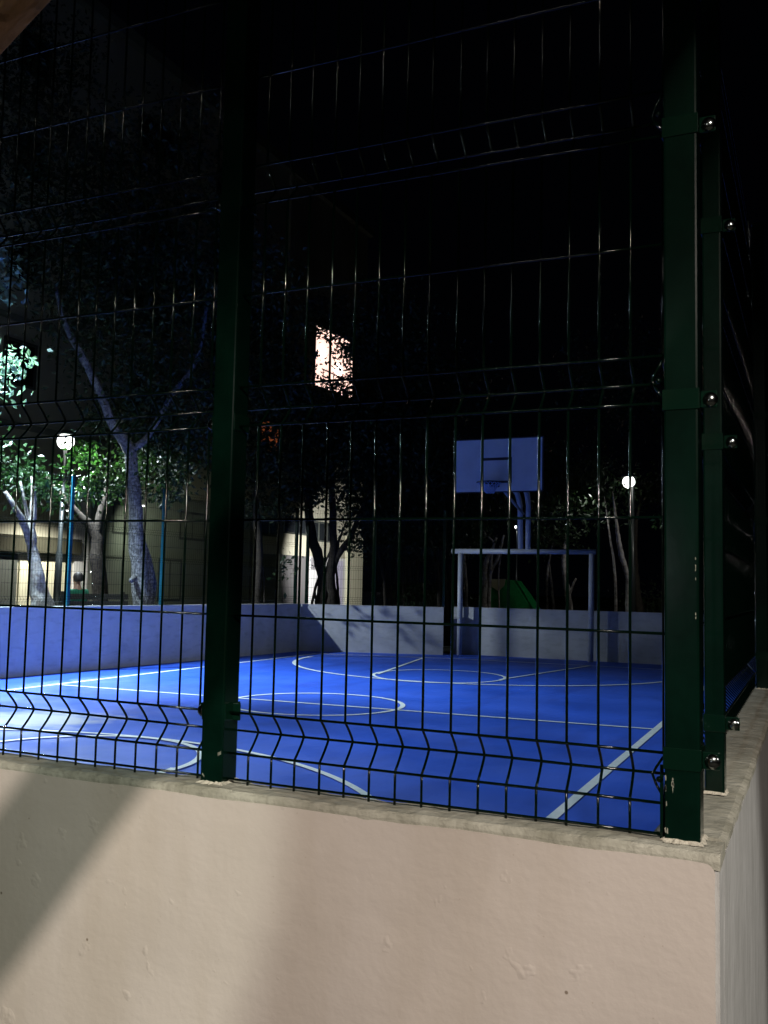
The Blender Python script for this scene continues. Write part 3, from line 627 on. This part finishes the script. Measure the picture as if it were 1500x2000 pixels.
tree('tree', 'tree with a mossy crooked trunk, seen through the right half of the goal', 'tree', [
    [(1112, 1186, 26, 0.09), (1106, 1140, 26, 0.08), (1101, 1100, 26, 0.06), (1104, 1060, 26, 0.045), (1112, 1010, 26, 0.03)],
    [(1082, 1186, 26.3, 0.035), (1076, 1130, 26.3, 0.03), (1072, 1100, 26.3, 0.025)],
    [(1113, 1160, 25.8, 0.035), (1120, 1140, 25.8, 0.03), (1126, 1130, 25.8, 0.025)],
    [(1069, 1186, 26.5, 0.03), (1069, 1120, 26.5, 0.03), (1080, 1060, 26.5, .02)]],
    [(1080, 1050, 26, 0.9, 0.35, 0.6, 700), (1120, 940, 26, 1.6, 1.1, 1.1, 3000)], BARKPALE, LEAFDARK, 0.12)
tree('tree', 'tree with a pale curved trunk just left of the right hand street lamp', 'tree', [
    [(1226, 1190, 24.6, 0.06), (1226, 1130, 24.6, 0.055), (1215, 1090, 24.6, 0.07), (1208, 1055, 24.6, 0.055), (1204, 1020, 24.6, 0.035), (1196, 960, 25, 0.012)],
    [(1203, 1190, 26, 0.04), (1200, 1110, 26, 0.035), (1190, 1040, 26, 0.025), (1180, 970, 26, 0.01)]],
    [(1150, 960, 26.4, 0.6, 0.4, 0.7, 700), (1210, 740, 25, 1.5, 1.3, 1.2, 2800)], BARKPALE, LEAFDARK, 0.12)
tree('tree', 'dark trunk at the foot of the right hand street lamp, near the fence post', 'tree', [
    [(1250, 1192, 27.5, 0.12), (1243, 1130, 27.5, 0.09), (1240, 1080, 27.5, 0.07), (1243, 1020, 27.5, 0.05), (1255, 960, 28, 0.015)]],
    [(1275, 960, 29, 0.9, 0.5, 0.7, 900), (1290, 1018, 24, 0.12, 0.05, 0.2, 24)], BARKDARK, LEAF, 0.12)
def bush(x, y, D, rx, rz, n, lab, mt=LEAF):
    c = pt(x, y, D); e = empty('bush', (c.x, c.y, ZF), lab, 'bush', 'bushes beyond the court')
    b = bmesh.new(); leaves(b, (c.x, c.y, (c.z+ZF)/2+0.1), (rx, rx*0.8, (c.z-ZF)/2), n, 0.10); link('foliage', b, mt, e)
    b = bmesh.new()
    for k in range(7):
        a = random.uniform(0, 6.28); tube(b, [(c.x, c.y, ZF), (c.x+math.cos(a)*rx*.3, c.y+math.sin(a)*rx*.3, (ZF+c.z)/2), (c.x+math.cos(a)*rx*.7, c.y+math.sin(a)*rx*.6, c.z)], [0.02, 0.013, 0.005], 5)
    link('stems', b, BARKDARK, e)
bush(810, 1140, 25, 0.75, 0.5, 1900, 'low green bush behind the far wall, left of the goal frame')
bush(880, 1150, 27, 0.7, 0.4, 1300, 'low green bush directly behind the gap beside the goal')
bush(1290, 1152, 29, 1.0, 0.5, 1500, 'glossy bush sparkling in the lamp light beside the right fence post', LEAFDARK)
# leaning trunk near the camera, its edge shows in the top left corner and its shadow crosses the wall
ltp = Vector((-0.303, -1.235, 0.901))
dirn = Vector((0.591, 0.279, 0.757)).normalized()
e = empty('leaning_tree', (-1.81, -1.92, ZF), 'orange brown bark of a leaning trunk cutting the top left corner', 'tree')
b = bmesh.new(); P = []; Rr = []
for i in range(34):
    s = -2.55+i*0.135; q = ltp+dirn*s
    P.append(q+Vector((math.sin(s*3)*0.004, 0, math.cos(s*4)*0.004))); Rr.append((0.090-0.013*s)*random.uniform(0.985, 1.015))
tube(b, P, Rr, 22); link('trunk', b, BARKRED, e, True)
b = bmesh.new(); q = P[int((1.0+2.55)/0.135)]; cc = Vector((0.15, -2.95, 2.52))
for k in range(7):
    t = cc+Vector((random.uniform(-1.0, 1.0), random.uniform(-0.4, 0.4), random.uniform(-0.2, 0.25)))
    mid = q.lerp(t, 0.5)+Vector((0, 0, 0.35)); tube(b, [q-dirn*0.05, q.lerp(mid, .5)+Vector((0, 0, .12)), mid, t], [0.045, 0.03, 0.02, 0.006], 8)
link('branches', b, BARKRED, e, True)
b = bmesh.new(); leaves(b, cc, (1.25, 0.6, 0.36), 2600, 0.085); link('crown', b, LEAFDARK, e)  # unseen crown added to shade the upper fence from the street light

# ------------------------------------------------------------------ apartment building on the left, facade x = -20
FX = -20.0
bd_ = empty('apartment_building', (-23, 28, ZF), 'pale apartment building behind the trees on the left, warm windows upstairs', 'building')
b = bmesh.new(); box(b, (FX-8, 8, ZF-0.05), (FX, 40.25, 18.0)); link('wall', b, PLASTER, bd_)
b = bmesh.new(); box(b, (FX-8.2, 7.8, 18.002), (FX+0.25, 40.45, 18.4)); link('roof', b, PLASTERGREY, bd_)
def panel(name, y0, y1, z0, z1, mt, d=0.02, parent=None, x=FX):
    b = bmesh.new(); box(b, (x, y0, z0), (x+d, y1, z1), min(0.004, d/4)); return link(name, b, mt, parent or bd_)
def window(y0, y1, z0, z1, mt=DARKGLASS, bars=1, fm=None, name='window'):
    f = bmesh.new(); t = 0.07; fm = fm or DARKDOOR
    box(f, (FX+0.001, y0, z0), (FX+0.06, y0+t, z1)); box(f, (FX+0.001, y1-t, z0), (FX+0.06, y1, z1))
    box(f, (FX+0.002, y0+t, z0), (FX+0.058, y1-t, z0+t)); box(f, (FX+0.002, y0+t, z1-t), (FX+0.058, y1-t, z1))
    for k in range(bars):
        yy = y0+(y1-y0)*(k+1)/(bars+1); box(f, (FX+0.003, yy-0.025, z0+t), (FX+0.055, yy+0.025, z1-t))
    o = link(name, f, fm, bd_)
    b = bmesh.new(); box(b, (FX+0.0015, y0+0.01, z0+0.01), (FX+0.02, y1-0.01, z1-0.01)); link('pane', b, mt, o); return o
# ground floor left
panel('wall_panel', 20.95, 30.1, ZF, 3.35, PLASTERGREY, 0.05)
panel('shadow_band', 8.5, 20.4, 1.16, 1.62, OLIVESHADOW, 0.30)  # raised dark band in place of a shadow on the wall
panel('pilaster', 20.35, 20.93, ZF, 3.4, WHITEPAINT, 0.10)
panel('door', 14.0, 18.15, ZF, 1.10, DARKDOOR, 0.06)
for k in range(3): panel('door', 18.25+0.70*k, 18.90+0.70*k, ZF, 1.10, CREAM, 0.05)
window(21.7, 22.6, ZF+0.02, 1.18, DARKGLASS, 0, name='door'); window(24.4, 25.7, -0.25, 1.2); window(27.4, 28.9, -0.1, 1.25)
window(22.0, 23.4, 1.9, 2.9); window(25.5, 27.0, 1.9, 2.9)
# ground floor right
panel('door', 30.4, 32.3, ZF, 1.62, mat('olive_door', (0.10, 0.11, 0.07), 0.7), 0.05)
panel('door_frame', 32.32, 32.60, ZF, 1.66, WHITEPAINT, 0.09)
panel('door', 32.65, 34.75, ZF, 1.64, mat('grey_door', (0.11, 0.105, 0.10), 0.7), 0.05)
panel('door_frame', 34.76, 35.0, ZF, 1.66, WHITEPAINT, 0.09)
panel('white_bay', 35.02, 38.5, ZF, 1.66, WHITEPAINT, 0.04)
panel('door', 37.3, 38.2, ZF, 1.55, PALEDOOR, 0.03, None, FX+0.041)
panel('notice_board', 35.1, 36.5, 1.10, 1.62, mat('grey_board', (0.25, 0.24, 0.24), 0.7), 0.03, None, FX+0.041)
panel('pilaster', 38.55, 40.2, ZF, 2.75, CREAM, 0.14)
window(30.8, 32.3, 2.35, 3.1); window(32.7, 34.7, 2.55, 3.3); window(35.0, 37.4, 2.35, 3.25, DARKGLASS, 2)
# upper floors
for fl_ in range(4):
    z = 4.9+3.0*fl_
    for (y0, y1) in ((9.5, 11), (13, 14.5), (17.3, 18.5), (22.5, 24.5), (27, 28.8)):
        window(y0, y1, z+0.9, z+2.2)
panel('pilaster', 32.4, 34.3, 3.45, 18.0, PLASTER, 0.12)
for fl_ in range(4): panel('floor_band', 8.0, 32.35, 4.6+3.0*fl_, 4.78+3.0*fl_, PLASTERGREY, 0.08)
wf = window(34.95, 38.9, 9.15, 12.2, WARMROOM, 0, DARKDOOR)
b = bmesh.new(); 
for (y, z, r) in ((35.65, 10.95, 0.26), (37.3, 10.55, 0.30)):
    bmesh.ops.create_uvsphere(b, u_segments=12, v_segments=8, radius=r, matrix=Matrix.Translation((FX+0.10, y, z)))
for v in b.verts: v.co.x = FX+0.03+(v.co.x-FX-0.10)*0.25+0.04
link('room_lamp', b, HOTBULB, wf, True)
b = bmesh.new()
for z in (9.35, 9.65, 9.95): box(b, (FX+0.5, 34.8, z), (FX+0.53, 39.1, z+0.05))
for k in range(5): box(b, (FX+0.505, 34.9+k*1.0, 9.2), (FX+0.525, 34.94+k*1.0, 9.98))
rl = link('balcony_railing', b, BLACKPAINT, bd_)
panel('balcony_slab', 34.6, 39.3, 9.0, 9.13, PLASTERGREY, 0.62)
wo = window(30.6, 32.1, 5.75, 7.1, ORANGEROOM, 0)
b = bmesh.new()
for z in (6.15, 6.42): box(b, (FX+0.10, 30.4, z), (FX+0.13, 32.3, z+0.05))
link('window_bars', b, BLACKPAINT, bd_)
# porch lamps on the facade, the last one added as fill
def porch(loc, label, watts, col, tgt, cone):
    e = empty('porch_lamp', loc, label, 'wall lamp', 'wall lamps on the building')
    b = bmesh.new(); dome(b, (loc[0], loc[1], loc[2]+0.05), 0.10, (0, 0, 1), 0.5, 14, 5); link('housing', b, LAMPBODY, e, True)
    b = bmesh.new(); dome(b, (loc[0], loc[1], loc[2]+0.045), 0.07, (0, 0, -1), 0.6, 14, 5); link('lens', b, LAMPGLOW, e, True)
    l = lamp('porch_light', (loc[0], loc[1], loc[2]-0.06), watts, col, 0.06, 'SPOT', tgt, cone, 0.9); l.parent = e; l.matrix_parent_inverse = Matrix.Translation(-e.location)
porch((FX+3.0, 31.6, 2.3), 'small ceiling lamp by the bright white doorway, hidden among the stems', 3000, (0.96, 0.96, 1.0), (FX, 38.4, 0.4), 96)
porch((FX+1.4, 18.6, 2.3), 'small wall lamp over the pale doors at the far left', 900, (1.0, 0.98, 0.92), (FX+1.0, 18.6, 0), 150)
porch((FX+1.5, 21.7, 2.7), 'added fill lamp brightening the green grey facade, hidden behind the big pale trunk', 230, (0.90, 1.0, 0.84), (FX, 25.5, 0.4), 120)  # unseen lamp added to brighten this stretch of wall

# ------------------------------------------------------------------ person on a bench, green shirt
pc = pt(152, 1140, 17.9); px, py = pc.x, pc.y
fx = Vector((-0.97, 0.25, 0)).normalized(); sx = Vector((fx.y, -fx.x, 0))
ZG = ZF+0.30
b = bmesh.new(); box(b, (px-1.2, py-2.5, ZF-0.02), (px+0.4, py+2.5, ZG), 0.01); tag(link('raised_path', b, CEMENT), None, kind='structure')
bench = empty('park_bench', (px, py, ZG), 'dark park bench behind the left wall, the person in green sits on it', 'bench')
def lb(bm, a, b_, parent_xy=(px, py)):  # box in bench space: along sx, depth fx
    r = bmesh.ops.create_cube(bm, size=1)
    for v in r['verts']:
        u = a[0]+(b_[0]-a[0])*(v.co.x+.5); d = a[1]+(b_[1]-a[1])*(v.co.y+.5); z = a[2]+(b_[2]-a[2])*(v.co.z+.5)
        q = sx*u+fx*d; v.co = Vector((px+q.x, py+q.y, ZG+z))
b = bmesh.new()
for k in range(4): lb(b, (-0.5, -0.2+k*0.12, 0.41), (0.9, -0.10+k*0.12, 0.45))
link('seat', b, BENCHM, bench)
b = bmesh.new()
for k in range(3): lb(b, (-0.5, -0.27, 0.55+k*0.13), (0.9, -0.24, 0.65+k*0.13))
link('backrest', b, BENCHM, bench)
for u in (-0.45, 0.78):
    b = bmesh.new(); lb(b, (u, -0.24, 0), (u+0.06, -0.18, 0.95)); lb(b, (u, 0.18, 0), (u+0.06, 0.24, 0.41)); link('leg', b, BENCHM, bench)
def skin_body(name, verts, edges, mt, sub=2):
    me = bpy.data.meshes.new(name); me.from_pydata([tuple(v[:3]) for v in verts], edges, []); me.materials.append(mt)
    o = bpy.data.objects.new(name, me); COL.objects.link(o)
    o.modifiers.new('skin', 'SKIN'); s = o.modifiers.new('sub', 'SUBSURF'); s.levels = sub; s.render_levels = sub
    sv = me.skin_vertices[0].data
    for i, v in enumerate(verts): sv[i].radius = (v[3], v[4] if len(v) > 4 else v[3])
    sv[0].use_root = True
    for i in range(1, len(verts)): sv[i].use_root = False
    return o
def W(u, d, z): q = sx*u+fx*d; return (px+q.x, py+q.y, ZG+z)
V = [(*W(0, 0, .50), .13, .11), (*W(0, -.03, .66), .13, .10), (*W(0, -.02, .86), .15, .10), (*W(0, 0, .99), .09, .07), (*W(0, .015, 1.06), .052, .055), (*W(0, .03, 1.13), .07, .08), (*W(0, .03, 1.20), .072, .09), (*W(0, .02, 1.25), .05, .06)]
E_ = [(i, i+1) for i in range(7)]
for s in (1, -1):
    k = len(V); V += [(*W(.17*s, 0, .94), .055), (*W(.24*s, .05, .72), .042), (*W(.17*s, .24, .60), .033), (*W(.10*s, .34, .58), .03)]; E_ += [(2, k), (k, k+1), (k+1, k+2), (k+2, k+3)]
    k = len(V); V += [(*W(.10*s, .10, .50), .085), (*W(.12*s, .46, .50), .06), (*W(.12*s, .47, .28), .05), (*W(.12*s, .44, .07), .035), (*W(.12*s, .58, .04), .03)]; E_ += [(0, k), (k, k+1), (k+1, k+2), (k+2, k+3), (k+3, k+4)]
per = skin_body('person', V, E_, SKIN); tag(per, 'person in a green shirt seated on the bench beyond the left wall, back turned', 'person')
def under(o):
    o.parent = per; return o
Vs = [(*W(0, 0, .50), .145, .125), (*W(0, -.03, .66), .145, .115), (*W(0, -.02, .86), .165, .115), (*W(0, 0, .975), .11, .085)]
Es = [(0, 1), (1, 2), (2, 3)]
for s in (1, -1): k = len(Vs); Vs += [(*W(.17*s, 0, .94), .066), (*W(.215*s, .035, .80), .058)]; Es += [(2, k), (k, k+1)]
under(skin_body('shirt', Vs, Es, SHIRT))
Vt = [(*W(0, 0, .48), .14, .12)]; Et = []
for s in (1, -1): k = len(Vt); Vt += [(*W(.10*s, .10, .50), .095), (*W(.12*s, .46, .50), .07), (*W(.12*s, .47, .28), .06), (*W(.12*s, .45, .10), .05)]; Et += [(0, k), (k, k+1), (k+1, k+2), (k+2, k+3)]
under(skin_body('trousers', Vt, Et, TROUSER))
b = bmesh.new(); bmesh.ops.create_uvsphere(b, u_segments=18, v_segments=12, radius=1)
for v in b.verts:
    q = sx*(v.co.x*0.088)+fx*(v.co.y*0.10-0.005+(-0.012 if v.co.z < 0 else 0)); v.co = Vector((px+q.x, py+q.y, ZG+1.195+max(v.co.z, -0.65)*0.105))
bmesh.ops.delete(b, geom=[v for v in b.verts if (Vector((v.co.x-px, v.co.y-py, 0)).dot(fx) > 0.05 and v.co.z < ZG+1.22)], context='VERTS')
hr = link('hair', b, HAIRM); hr.parent = per; 
for f in hr.data.polygons: f.use_smooth = True

# ------------------------------------------------------------------ small things beyond the far wall
gp = pt(985, 1186, 27); gx, gy = gp.x, gp.y
e = empty('climbing_ramp', (gx, gy, ZF), 'bright green playground climbing ramp with a cream triangle, behind the goal', 'climbing ramp')
def prism(name, pts, y0, y1, mt, parent):
    b = bmesh.new(); A_ = [b.verts.new((x, y0, z)) for x, z in pts]; B_ = [b.verts.new((x, y1, z)) for x, z in pts]
    b.faces.new(A_); b.faces.new(list(reversed(B_)))
    for i in range(len(pts)): b.faces.new((A_[i], B_[i], B_[(i+1) % len(pts)], A_[(i+1) % len(pts)]))
    bmesh.ops.recalc_face_normals(b, faces=b.faces); return link(name, b, mt, parent)
def ppx(x, y): q = pt(x, y, 27); k = (gy-CAMP.y)/(q.y-CAMP.y); q = CAMP+(q-CAMP)*k; return (q.x, q.z)
prism('ramp_panel', [(ppx(952, 1150)[0], ZF), ppx(952, 1150), ppx(962, 1134), ppx(985, 1132), ppx(1000, 1134), ppx(1016, 1155), ppx(1038, 1188), (ppx(1042, 1186)[0], ZF)], gy, gy+0.9, GREENWALL, e)
prism('cream_triangle', [ppx(961, 1131), ppx(988, 1131), ppx(985, 1144), ppx(974, 1155), ppx(961, 1146)], gy-0.03, gy-0.004, CREAM, e)
sg = pt(871, 1060, 21)
